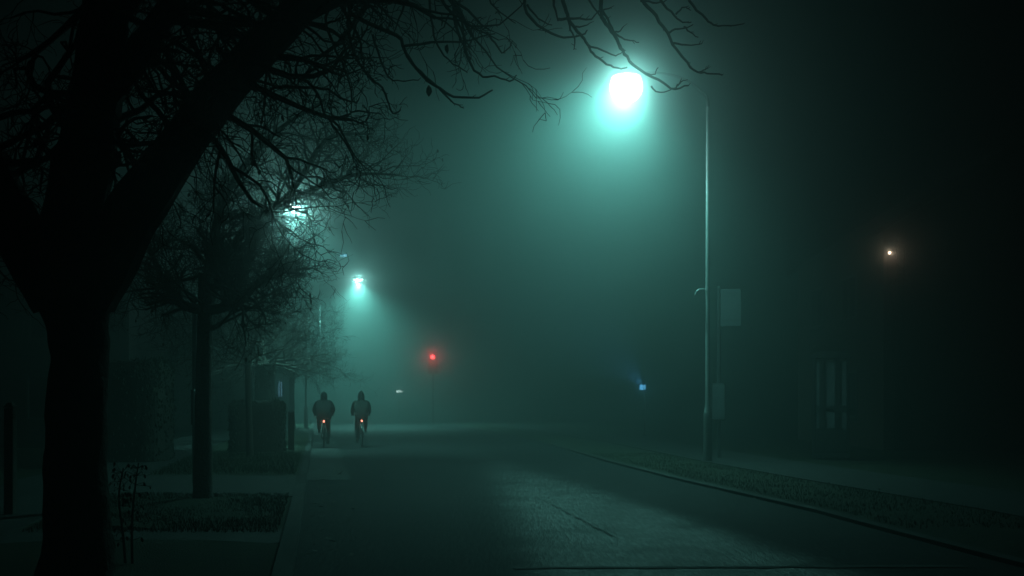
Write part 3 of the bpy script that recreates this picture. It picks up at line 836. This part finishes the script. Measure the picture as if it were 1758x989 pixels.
# ------------------------------------------------------------------ street lamps
def street_lamp(label, pole_xy, top, head, spot_w, point_w, halo_w, lens, group='street lamps along the road', size=R(126), blend=0.8, tilt=(0, 0), head_r=(0.36, 0.16), bracket=False, bowl=0.085, halo_r=0.05, paint=None):
    """tapered column, curved outreach arm and a flat lantern lit from below; head = world point of the lens"""
    base = Vector((pole_xy[0], pole_xy[1], 0.09))
    t = thing('street_lamp', label, 'street lamp', base, 0, group)
    hd = Vector(head) - base
    bm = MB()
    bm.tube([(0, 0, -0.1), (0, 0, 1.02), (0, 0, 1.1), (0, 0, 1.16)], [0.105, 0.105, 0.095, 0.062], 14)
    bm.build('base_compartment', M['grey_paint'], t, smooth=False)
    pl = MB(); pl.tube([(0, 0, 1.12), (0, 0, 1.3), (0, 0, top * 0.55), (0, 0, top)], [0.060, 0.056, 0.050, 0.040], 14)
    pl.build('pole', paint or M['galv'], t, smooth=True)
    ar = MB()
    ah = Vector((hd.x, hd.y, 0)); n = ah.normalized() if ah.length > 0 else Vector((1, 0, 0)); ln = ah.length - head_r[0] * 0.8
    pts = [(0, 0, top - 0.05), n * 0.04 + Vector((0, 0, top + 0.25)), n * 0.3 * ln + Vector((0, 0, (top + hd.z) / 2 + 0.28)), n * 0.65 * ln + Vector((0, 0, hd.z + 0.11)), n * ln + Vector((0, 0, hd.z + 0.13))]
    p, r = smooth_path(pts, [0.038, 0.036, 0.032, 0.028, 0.028], 5)
    ar.tube(p, r, 8); ar.build('arm', paint or M['dark_metal'], t, smooth=True)
    # lantern housing: long flattened shell, open below
    ang = math.atan2(n.y, n.x)
    rot = Matrix.Rotation(ang, 3, 'Z')
    h = MB(); rs = []
    for z, f in ((0.02, 1.0), (0.07, 0.98), (0.13, 0.8), (0.17, 0.5), (0.18, 0.15)):
        rs.append([hd + rot @ Vector((head_r[0] * f * math.cos(q * PI / 10), head_r[1] * f * math.sin(q * PI / 10), z)) for q in range(20)])
    h.rings(rs)
    ho = h.build('lantern', M['grey_paint'], t, smooth=True)
    l = MB(); rs = []
    for z, f in ((0.018, 0.86), (-0.2 * bowl, 0.97), (-0.42 * bowl, 1.0), (-0.65 * bowl, 0.9), (-0.83 * bowl, 0.68), (-0.95 * bowl, 0.38), (-bowl, 0.06)):
        rs.append([hd + rot @ Vector((head_r[0] * f * math.cos(q * PI / 10), head_r[1] * f * math.sin(q * PI / 10), z)) for q in range(20)])
    l.rings(rs)
    l.build('lens', lens, ho, smooth=True)
    if bracket:
        k = MB()
        k.tube([(-0.05, 0, 4.03), (-0.2, 0, 4.03), (-0.27, -0.02, 3.98), (-0.31, -0.03, 3.88)], 0.016, 6)
        k.tube([(0, 0, 3.98), (0, 0, 4.08)], 0.066, 10)
        k.build('hook_bracket', M['galv'], t)
        k = MB(); k.tube([(0, 0, 1.1), (0, 0, 1.22)], 0.085, 12); k.build('collar', M['pale_sign'], t)
    if spot_w:
        s = bpy.data.lights.new('street_lamp_beam', 'SPOT'); s.energy = spot_w; s.color = LAMP_COL
        s.spot_size = size; s.spot_blend = blend; s.shadow_soft_size = 0.07
        so = bpy.data.objects.new('street_lamp_beam', s); COL.objects.link(so); so.parent = t
        so.location = hd + Vector((0, 0, -bowl * 0.5 if bowl > 0.3 else -bowl - 0.085)); so.rotation_euler = (tilt[0], tilt[1], 0)
    if point_w:
        s = bpy.data.lights.new('street_lamp_glow', 'SPOT'); s.energy = point_w; s.color = GLOW_COL; s.shadow_soft_size = 0.08
        s.spot_size = GLOW_SIZE; s.spot_blend = GLOW_BLEND
        so = bpy.data.objects.new('street_lamp_glow', s); COL.objects.link(so); so.parent = t
        so.location = hd + Vector((0, 0, -bowl * 0.2)); so.rotation_euler = (tilt[0], tilt[1] * 0.25, 0)
        s.shadow_soft_size = halo_r
    if halo_w:
        s = bpy.data.lights.new('street_lamp_halo', 'POINT'); s.energy = halo_w; s.color = HALO_COL; s.shadow_soft_size = halo_r
        so = bpy.data.objects.new('street_lamp_halo', s); COL.objects.link(so); so.parent = t
        so.location = hd + Vector((0, 0, -bowl * 0.5 if bowl > 0.3 else -bowl - 0.095))
    return t
L1 = px(1075, 134, 23.6)
street_lamp('tall street lamp with a blazing white glow on the right kerb', (4.64, 23.6), 8.35, L1, 5800, 1000, 110, M['glare_bowl'], tilt=(R(-5), R(23)), bracket=True, head_r=(0.40, 0.38), bowl=0.60, halo_r=0.24, size=R(140), blend=0.8)  # deep glowing bowl enlarged beyond a real lens to imitate glare bloom
L2 = px(506, 352, 33.0)
street_lamp('street lamp half hidden behind the twigs of the slim tree', (L2.x - 1.5, 33.3), L2.z - 0.6, L2, 10000, 400, 330, M['mid_lens'], tilt=(R(15), R(-15)), paint=M['dark_metal'], head_r=(0.27, 0.15))
L3 = px(615, 480, 60.0)
street_lamp('distant street lamp with a clear round white glow', (L3.x - 2.4, 60.4), L3.z - 0.6, L3, 80000, 0, 330, M['far_lens'], size=R(150), blend=1.0, paint=M['dark_metal'], head_r=(0.28, 0.16))
L4 = px(590, 438, 50.5)
street_lamp('dim bluish street lamp up left of the clear round glow', (L4.x - 2.0, 50.9), L4.z - 0.6, L4, 0, 0, 0, M['dim_lens'], paint=M['dark_metal'], head_r=(0.2, 0.12))

# small white light low in the far distance
def far_bollard():
    p = px(685, 672, 75.0)
    t = thing('post_lamp', 'tiny white lamp low down between the cyclists and the red light', 'lamp', (p.x, 75.0, 0.0))
    b = MB(); b.tube([(0, 0, 0), (0, 0, p.z - 0.1)], [0.06, 0.045], 10); b.build('pole', M['dark_metal'], t)
    b = MB(); b.box((0, 0, p.z + 0.13), (0.62, 0.22, 0.05)); b.box((0, 0.1, p.z), (0.6, 0.03, 0.2)); b.build('hood', M['dark_metal'], t)
    b = MB(); b.ball((0, 0, p.z), (0.26, 0.08, 0.09)); b.build('lens', M['white_lamp'], t, smooth=True)
far_bollard()

# ------------------------------------------------------------------ traffic signal
def traffic_signal():
    p = px(743, 613, 56.0)
    t = thing('traffic_signal', 'traffic signal showing red far down the road', 'traffic light', (p.x, 56.0, 0.0), 0)
    b = MB(); b.tube([(0, 0.18, -0.1), (0, 0.18, p.z + 0.25)], 0.057, 12); b.build('pole', M['grey_paint'], t)
    b = MB(); b.box((0, 0.06, p.z - 0.3), (0.30, 0.16, 0.95)); b.box((0, 0.15, p.z - 0.3), (0.55, 0.02, 1.25))
    h = b.build('signal_head', M['black'], t, bevel=0.01)
    for k in range(3):
        z = p.z - 0.3 * k
        l = MB(); l.ball((0, -0.03, z), (0.10, 0.035, 0.10), 16, 8); l.build('lens', M['red_lens'] if k == 0 else M['off_lens'], h, smooth=True)
        v = MB(); rs = []
        for y in (-0.03, -0.2):
            rs.append([(0.118 * math.cos(a), y, z + 0.118 * math.sin(a)) for a in [PI * (-0.15 + 1.3 * q / 12) for q in range(13)]] + [(0.111 * math.cos(a), y, z + 0.111 * math.sin(a)) for a in [PI * (1.15 - 1.3 * q / 12) for q in range(13)]])
        v.rings(rs); v.build('visor', M['black'], h)
    l = bpy.data.lights.new('red_signal_light', 'POINT'); l.energy = 55; l.color = (1.0, 0.05, 0.05); l.shadow_soft_size = 0.08
    lo = bpy.data.objects.new('red_signal_light', l); COL.objects.link(lo); lo.parent = t; lo.location = (0, -0.25, p.z)
traffic_signal()

# ------------------------------------------------------------------ bus stops
def bus_stop(label, x, Y, flag_side, flag, case, rz=0.0, paper='dim_sign'):
    """post, flag (w,h,z) at its side, timetable case (w,h,z)"""
    t = thing('bus_stop', label, 'bus stop', (x, Y, 0.09), rz, 'bus stop posts')
    z0 = 0.09
    b = MB(); b.tube([(0, 0.03, -0.1), (0, 0.03, flag[2] + flag[1] / 2 + 0.05 - z0)], 0.042, 10); b.tube([(0, .03, flag[2] + flag[1] / 2 + 0.04 - z0), (0, .03, flag[2] + flag[1] / 2 + 0.1 - z0)], [0.05, 0.02], 10)
    b.build('post', M['dark_metal'], t)
    w, h, zc = flag; zc -= z0
    f = MB(); f.box((flag_side * (w / 2 + 0.05), 0.0, zc), (w, 0.03, h))
    fo = f.build('flag_panel', M[paper], t, bevel=0.01)
    for dx, dz, ww, hh in ((0.05, 0.40, 0.45, 0.045), (0.08, 0.33, 0.3, 0.04), (0.05, -0.33, 0.86, 0.04)):
        m = MB(); m.box((flag_side * (w / 2 + dx), -0.018, zc + h * dz), (w * ww, 0.006, hh)); m.build('marking', M['print'], fo)
    w, h, zc = case; zc -= z0
    c = MB(); c.box((0, -0.05, zc), (w + 0.06, 0.06, h + 0.06)); co = c.build('timetable_case', M['dark_metal'], t, bevel=0.01)
    p = MB(); p.box((0, -0.084, zc), (w, 0.008, h)); po = p.build('timetable', M[paper], co)
    for k in range(4):
        q = MB(); q.box((-w * 0.3 + 0.04 * (k % 2), -0.09, zc + h * (0.36 - 0.24 * k)), (0.035, 0.005, 0.035)); q.build('marking', M['print'], co)
    return t
bus_stop('bus stop post with pale panel right of the lamp post', px(1234, 690, 25.0).x, 25.0, 1, (0.50, 0.93, px(0, 529, 25.0).z), (0.27, 0.86, px(0, 690, 25.0).z), R(-18))
bus_stop('bus stop post half hidden behind the slim tree, pale panel showing', px(337, 690, 16.6).x, 16.6, 1, (0.30, 0.6, px(0, 545, 16.6).z), (0.26, 0.52, px(0, 699, 16.6).z), R(66), 'pale_sign')

# ------------------------------------------------------------------ glazed kiosk on the right pavement
def kiosk():
    p = px(1435, 790, 25.0)
    t = thing('street_kiosk', 'narrow dark kiosk with three tall pale panes on the right pavement', 'kiosk', (p.x, 25.4, 0.05), R(-18))
    S = 0.9; hh = 2.5
    f = MB()
    for x in (-1, 1):
        for y in (-1, 1): f.box((x * (S / 2 - 0.04), y * (S / 2 - 0.04), hh / 2), (0.08, 0.08, hh))
    f.box((0, 0, hh + 0.05), (S + 0.06, S + 0.06, 0.1)); f.box((0, 0, hh + 0.13), (S - 0.1, S - 0.1, 0.08)); f.box((0, 0, 0.06), (S + 0.02, S + 0.02, 0.12))
    f.build('frame', M['dark_metal'], t, bevel=0.012)
    # front: three panes in two rows, divided by bars; solid foot panel
    xs = [(-0.36, 0.17), (-0.02, 0.24), (0.30, 0.15)]
    bars = MB()
    for x, w in ((-0.21, 0.13), (0.165, 0.10)): bars.box((x, -S / 2 + 0.02, 1.6), (w, 0.05, 1.74))
    bars.box((0, -S / 2 + 0.018, 1.27), (S - 0.16, 0.054, 0.07))
    bars.build('glazing_bars', M['dark_metal'], t)
    for x, w in xs:
        for z0, z1 in ((0.74, 1.23), (1.31, 2.42)):
            g = MB(); g.box((x, -S / 2 + 0.035, (z0 + z1) / 2), (w, 0.012, z1 - z0)); g.build('pane', M['kiosk_glass'], t)
    d = MB(); d.box((0, -S / 2 + 0.03, 0.42), (S - 0.17, 0.04, 0.58)); d.build('foot_panel', M['dark_metal'], t, bevel=0.008)
    for sx in (-1, 1):
        g = MB(); g.box((sx * (S / 2 - 0.035), 0, 1.6), (0.012, S - 0.18, 1.7)); g.build('side_pane', M['glass'], t)
        g = MB(); g.box((sx * (S / 2 - 0.035), 0, 0.42), (0.04, S - 0.17, 0.58)); g.build('side_panel', M['dark_metal'], t)
    g = MB(); g.box((0, S / 2 - 0.035, 1.25), (S - 0.17, 0.04, 2.3)); g.build('back_panel', M['dark_metal'], t)
kiosk()

# ------------------------------------------------------------------ blue lamp on a gate pier, right
def gate_pier(label, x, Y, w, h, cat='gate pier'):
    t = thing('gate_pier', label, cat, (x, Y, 0.0), RANG)
    b = MB(); b.box((0, 0, h / 2), (w, w, h)); b.build('shaft', M['brick'], t)
    c = MB(); c.box((0, 0, h + 0.04), (w + 0.12, w + 0.12, 0.08)); c.box((0, 0, h + 0.13), (w + 0.04, w + 0.04, 0.1), taper=0.3); c.build('cap', M['concrete'], t)
    return t
BL = px(1105, 665, 42.0)
t = thing('lamp_post', 'slim post that carries the small blue light', 'post', (BL.x + 0.06, 42.12, 0.0))
b = MB(); b.tube([(0, 0, 0), (0, 0, BL.z + 0.16)], [0.03, 0.025], 8); b.build('shaft', M['dark_metal'], t)
b = MB(); b.tube([(0, 0, 0), (0, 0, 0.06)], [0.08, 0.07], 10); b.build('foot', M['dark_metal'], t)
def blue_lamp():
    t = thing('wall_lamp', 'small blue light in the fog left of the lamp post', 'lamp', BL)
    b = MB(); b.box((0.06, 0.06, 0), (0.2, 0.1, 0.26)); b.box((0, 0, 0.0), (0.02, 0.1, 0.2)); b.build('housing', M['dark_metal'], t)
    b = MB(); b.box((-0.05, -0.01, 0.0), (0.24, 0.06, 0.2)); b.build('lens', M['blue_lamp'], t, bevel=0.02)
    l = bpy.data.lights.new('blue_lamp_light', 'SPOT'); l.energy = 1500; l.color = (0.10, 0.45, 1.0); l.spot_size = R(85); l.spot_blend = 0.8; l.shadow_soft_size = 0.05
    lo = bpy.data.objects.new('blue_lamp_light', l); COL.objects.link(lo); lo.parent = t; lo.location = (-0.08, -0.1, 0.1)
    lo.rotation_euler = Vector((-0.75, -0.25, 0.75)).to_track_quat('-Z', 'Y').to_euler()
blue_lamp()
# plain timber post, far left edge
b = MB(); P = px(18, 800, 12.0)
t = thing('timber_post', 'plain timber post at the far left edge', 'post', (P.x, 12.0, 0.05))
b.box((0, 0, 0.65), (0.11, 0.11, 1.35)); b.build('shaft', M['wood'], t, bevel=0.01)
b = MB(); b.box((0, 0, 1.36), (0.13, 0.13, 0.06), taper=0.4); b.build('cap', M['wood'], t)

# ------------------------------------------------------------------ dark shrubs and a short post on the left verge
hedge('shrub', 'low dark bushy shrub behind the thin tree on the left verge', (px(442, 0, 27.5).x, 27.5, 0.05), RANG, (1.45, 1.2, 1.42), 0.62, 12, 2600)
P = px(500, 0, 28.0)
t = thing('kerb_post', 'short dark square post at the kerb left of the cyclists', 'post', (P.x, 28.0, 0.08), RANG)
b = MB(); b.box((0, 0, 0.53), (0.17, 0.17, 1.08)); b.build('shaft', M['wood'], t, bevel=0.012)
b = MB(); b.box((0, 0, 1.10), (0.2, 0.2, 0.06), taper=0.5); b.build('cap', M['dark_metal'], t)

# ------------------------------------------------------------------ bicycles and riders
def skin_mesh(name, material, parent, chains, sub=1):
    """chains: lists of (point, radius); points that coincide are shared, so limbs join in one surface"""
    vs_, rs_, es_, key = [], [], [], {}
    roots = []
    for ch in chains:
        prev = None
        for k, (p, r) in enumerate(ch):
            kk = (round(p[0], 4), round(p[1], 4), round(p[2], 4))
            if kk not in key:
                key[kk] = len(vs_); vs_.append(p); rs_.append(r)
                if k == 0: roots.append(key[kk])
            i = key[kk]
            if prev is not None and prev != i: es_.append((prev, i))
            prev = i
    me = bpy.data.meshes.new(name); me.from_pydata(vs_, es_, [])
    o = bpy.data.objects.new(name, me); COL.objects.link(o)
    o.modifiers.new('skin', 'SKIN')
    sk = me.skin_vertices[0].data if me.skin_vertices else None
    if sk is None:
        bm = bmesh.new(); bm.from_mesh(me); bm.verts.layers.skin.verify(); bm.to_mesh(me); bm.free(); sk = me.skin_vertices[0].data
    for i, r in enumerate(rs_):
        rr = r if hasattr(r, '__len__') else (r, r)
        sk[i].radius = rr; sk[i].use_root = i in roots
    s = o.modifiers.new('sub', 'SUBSURF'); s.levels = sub; s.render_levels = sub
    bpy.context.view_layer.update()
    dg = bpy.context.evaluated_depsgraph_get()
    m2 = bpy.data.meshes.new_from_object(o.evaluated_get(dg))
    m2.name = name
    bpy.data.objects.remove(o)
    o = bpy.data.objects.new(name, m2); COL.objects.link(o)
    m2.materials.clear(); m2.materials.append(material)
    for p in m2.polygons: p.use_smooth = True
    o.parent = parent
    return o

def bicycle(label, loc, rz, flip=1):
    t = thing('bicycle', label, 'bicycle', loc, rz, 'bicycles ridden away down the road')
    t.scale.x = flip
    rw, fw = Vector((0, -0.50, 0.345)), Vector((0, 0.56, 0.345))
    bb, seat, head_t, head_b = Vector((0, -0.06, 0.29)), Vector((0, -0.24, 0.86)), Vector((0, 0.36, 0.90)), Vector((0, 0.40, 0.74))
    f = MB()
    for a, c, r in ((bb, seat, 0.016), (bb, head_b, 0.019), (Vector((0, -0.215, 0.78)), head_t, 0.016), (head_t, head_b, 0.022)): f.tube([a, c], r, 8)
    for s in (-1, 1):
        f.tube([bb + Vector((s * .03, 0, 0)), rw + Vector((s * 0.06, 0, 0))], 0.009, 6)
        f.tube([Vector((s * .015, -0.21, 0.77)), rw + Vector((s * 0.06, 0, 0))], 0.009, 6)
        f.tube([head_b + Vector((s * .03, 0, -0.02)), Vector((s * 0.05, 0.45, 0.60)), fw + Vector((s * 0.055, 0, 0))], 0.012, 6)
    f.build('frame', M['dark_metal'], t)
    for c in (rw, fw):
        w = MB(); w.torus(c, 0.322, 0.023, (1, 0, 0), 40, 8); wo = w.build('wheel', M['rubber'], t, smooth=True)
        w = MB(); w.torus(c, 0.298, 0.012, (1, 0, 0), 40, 6)
        w.tube([c - Vector((0.05, 0, 0)), c + Vector((0.05, 0, 0))], 0.02, 8)
        for k in range(16):
            a = 2 * PI * k / 16
            w.tube([c + Vector((0.03 * (-1) ** k, 0.02 * math.cos(a), 0.02 * math.sin(a))), c + Vector((0, 0.296 * math.cos(a), 0.296 * math.sin(a)))], 0.0015, 3)
        w.build('rim', M['galv'], wo)
    for c, a0, a1 in ((rw, 0.35, 3.0), (fw, 0.3, 2.6)):
        m = MB(); rs = []
        for k in range(13):
            a = a0 + (a1 - a0) * k / 12
            e = Vector((0, math.cos(a), math.sin(a)))
            rs.append([c + e * 0.362 + Vector((-0.028, 0, 0)), c + e * 0.372, c + e * 0.362 + Vector((0.028, 0, 0)), c + e * 0.368])
        m.rings(rs)
        m.build('mudguard', M['black'], t)
    s = MB(); rs = []
    for y, w, z in ((-0.40, 0.06, 0.955), (-0.38, 0.078, 0.96), (-0.28, 0.07, 0.955), (-0.18, 0.035, 0.95), (-0.11, 0.02, 0.945)):
        rs.append([(w * math.cos(q * PI / 6), y, z + 0.028 * math.sin(q * PI / 6)) for q in range(12)])
    s.rings(rs); s.build('saddle', M['black'], t, smooth=True)
    s = MB(); s.tube([seat, Vector((0, -0.27, 0.945))], 0.013, 8); s.build('seat_post', M['galv'], t)
    h = MB(); h.tube([head_t, Vector((0, 0.35, 1.0)), Vector((0, 0.42, 1.02))], 0.014, 8)
    h.tube([(-0.31, 0.32, 1.0), (-0.2, 0.38, 1.015), (-0.08, 0.42, 1.02), (0.08, 0.42, 1.02), (0.2, 0.38, 1.015), (0.31, 0.32, 1.0)], 0.012, 8)
    ho = h.build('handlebar', M['dark_metal'], t)
    for q in (-1, 1):
        g = MB(); g.tube([(q * 0.215, 0.375, 1.013), (q * 0.312, 0.319, 1.0)], 0.017, 8); g.build('grip', M['rubber'], ho)
    c = MB(); c.tube([bb - Vector((0.08, 0, 0)), bb + Vector((0.08, 0, 0))], 0.02, 8)
    pd = [Vector((-0.09, -0.06, 0.29 + 0.168)), Vector((0.09, -0.06, 0.29 - 0.168))]
    c.tube([bb + Vector((-0.08, 0, 0)), pd[0] + Vector((0.01, 0, 0))], 0.012, 6); c.tube([bb + Vector((0.08, 0, 0)), pd[1] - Vector((0.01, 0, 0))], 0.012, 6)
    c.torus(bb + Vector((0.055, 0, 0)), 0.09, 0.006, (1, 0, 0), 24, 5)
    co = c.build('crankset', M['dark_metal'], t)
    for p, q in zip(pd, (-1, 1)):
        g = MB(); g.box(p + Vector((q * 0.05, 0, 0)), (0.09, 0.1, 0.022)); g.build('pedal', M['black'], co)
    r = MB(); r.box((0, -0.395, 0.83), (0.05, 0.03, 0.06)); r.tube([(0, -0.25, 0.83), (0, -0.39, 0.83)], 0.008, 6); r.build('light_mount', M['black'], t)
    r = MB(); r.ball((0, -0.415, 0.83), (0.030, 0.018, 0.030), 12, 8); r.build('tail_lamp', M['tail'], t, smooth=True)
    return t

def rider(label, loc, rz, coat, wide, hood_h, flip=1, stout=1.0):
    t = thing('person', label, 'person', loc, rz, 'people cycling away down the road')
    t.scale.x = flip
    pel, sp, ch, nk = (0, -0.25, 1.02), (0, -0.18, 1.16), (0, -0.03, 1.36), (0, 0.02, 1.49)
    hd0, hd1, hd2 = (0, 0.045, 1.575), (0, 0.055, 1.65), (0, 0.05, 1.715)
    ch_body = [[(pel, (0.15, 0.12)), (sp, (0.14, 0.11)), (ch, (0.16, 0.12)), (nk, 0.06), (hd0, (0.07, 0.08)), (hd1, (0.078, 0.095)), (hd2, (0.06, 0.07))],
               [(hd0, .07), ((0, 0.145, 1.60), 0.014)]]
    for s in (-1, 1):
        sh, el, wr = (s * 0.18, 0.0, 1.41), (s * (0.25 + wide), 0.12, 1.19), (s * 0.265, 0.295, 1.055)
        palm = (s * 0.262, 0.335, 1.04)
        ch_body.append([(ch, 0.14), (sh, 0.075), (el, 0.046), (wr, 0.030), (palm, (0.034, 0.022))])
        ch_body.append([(hd1, .08), ((s * 0.088, 0.05, 1.63), 0.016)])
        if s < 0: kn, an, toe = (s * 0.15, 0.17, 0.80), (s * 0.14, -0.10, 0.545), (s * 0.145, 0.08, 0.49)
        else: kn, an, toe = (s * 0.14, 0.08, 0.60), (s * 0.14, -0.12, 0.22), (s * 0.145, 0.06, 0.155)
        hip = (s * 0.10, -0.22, 0.99)
        ch_body.append([(pel, .15), (hip, 0.095), (kn, 0.058), (an, 0.038), (toe, 0.034)])
        for k, (dx, ln) in enumerate(((-0.030, 0.062), (-0.010, 0.070), (0.010, 0.066), (0.029, 0.054))):   # fingers close over the grip
            fx = s * 0.262 + dx
            ch_body.append([((fx, 0.335, 1.042), 0.009), ((fx, 0.335 + ln * 0.6, 1.043), 0.009), ((fx, 0.345 + ln * 0.55, 1.008), 0.008), ((fx, 0.33 + ln * .2, 0.992), 0.007)])
        ch_body.append([((s * 0.235, 0.318, 1.035), 0.010), ((s * 0.212, 0.345, 1.02), 0.009), ((s * 0.222, 0.365, 0.998), 0.008)])
    skin_mesh('body', M['skin'], t, ch_body)
    # coat: torso + sleeves, loose and flared at the hem
    jk = MB(); rs = []
    for z, y, rx, ry in ((0.90, -0.25, 0.205, 0.17), (0.93, -0.25, 0.222, 0.18), (1.02, -0.24, 0.222, 0.17), (1.14, -0.20, 0.225, 0.165), (1.26, -0.13, 0.238, 0.165), (1.36, -0.06, 0.235, 0.155), (1.43, -0.02, 0.205, 0.135), (1.48, 0.01, 0.145, 0.11), (1.53, 0.02, 0.09, 0.09)):
        rs.append([(rx * stout * math.copysign(abs(math.cos(q * PI / 12)) ** 0.85, math.cos(q * PI / 12)) * (1 + 0.03 * math.sin(5 * q + z * 20)), y + ry * math.sin(q * PI / 12) * (1 + 0.03 * math.sin(7 * q + z * 13)), z + 0.012 * math.sin(3 * q)) for q in range(24)])
    jk.rings(rs)
    for s in (-1, 1):
        p, r = smooth_path([(s * 0.12, 0.0, 1.43), (s * 0.20, 0.02, 1.375), (s * (0.258 + wide), 0.11, 1.20), (s * 0.275, 0.22, 1.10), (s * 0.266, 0.285, 1.06)], [0.09, 0.098, 0.078, 0.06, 0.048], 4)
        jk.tube(p, r, 14)
    jk.build('coat', coat, t, smooth=True)
    hm = MB(); rs = []
    for z, y, rx, ry in ((1.47, 0.01, 0.14, 0.11), (1.52, 0.015, 0.112, 0.105), (1.58, 0.03, 0.112, 0.118), (1.65, 0.04, 0.112, 0.122), (1.70, 0.035, 0.100, 0.112), (1.74 + hood_h * 0.5, 0.03, 0.07, 0.08), (1.775 + hood_h, 0.0, 0.026, 0.035)):
        ring = []
        for q in range(20):
            a = q * PI / 10
            yy = y + ry * math.sin(a)
            if 1.54 < z < 1.73 and math.sin(a) > 0.72: yy = y + ry * 0.35       # open at the face
            ring.append((rx * math.cos(a), yy, z))
        rs.append(ring)
    hm.rings(rs); hm.build('hood', coat, t, smooth=True)
    ch = []
    for s in (-1, 1):
        if s < 0: kn, an = (s * 0.15, 0.17, 0.80), (s * 0.14, -0.09, 0.56)
        else: kn, an = (s * 0.14, 0.08, 0.60), (s * 0.14, -0.11, 0.245)
        ch.append([((0, -0.25, 1.0), (0.165, 0.13)), ((s * 0.10, -0.22, 0.975), 0.108), (kn, 0.075), (an, 0.058)])
    skin_mesh('trousers', M['trousers'], t, ch)
    for s in (-1, 1):
        an, toe = ((s * 0.14, -0.12, 0.53), (s * 0.145, 0.10, 0.485)) if s < 0 else ((s * 0.14, -0.14, 0.195), (s * 0.145, 0.08, 0.15))
        mid = tuple((a + b2) / 2 for a, b2 in zip(an, toe))
        skin_mesh('shoe', M['black'], t, [[(an, 0.042), (mid, 0.046), (toe, 0.038)]])
    return t
ca = road(0.20, 31.8); ca.x = px(556, 0, 31.8).x; ca.z = 0.006
cb = Vector((px(620, 0, 32.6).x, 32.6, 0.004))
bicycle('bicycle under the left rider, its rear lamp pale red', ca, RANG)
rider('left cyclist in a dark hooded coat riding away by the kerb', ca, RANG, M['coat'], 0.03, 0.0, 1, 1.06)
bicycle('bicycle under the right rider, its rear lamp bright red', cb, RANG, -1)
rider('right cyclist in a pointed hood and dark coat riding away', cb, RANG, M['coat_green'], 0.0, 0.035, -1, 0.95)
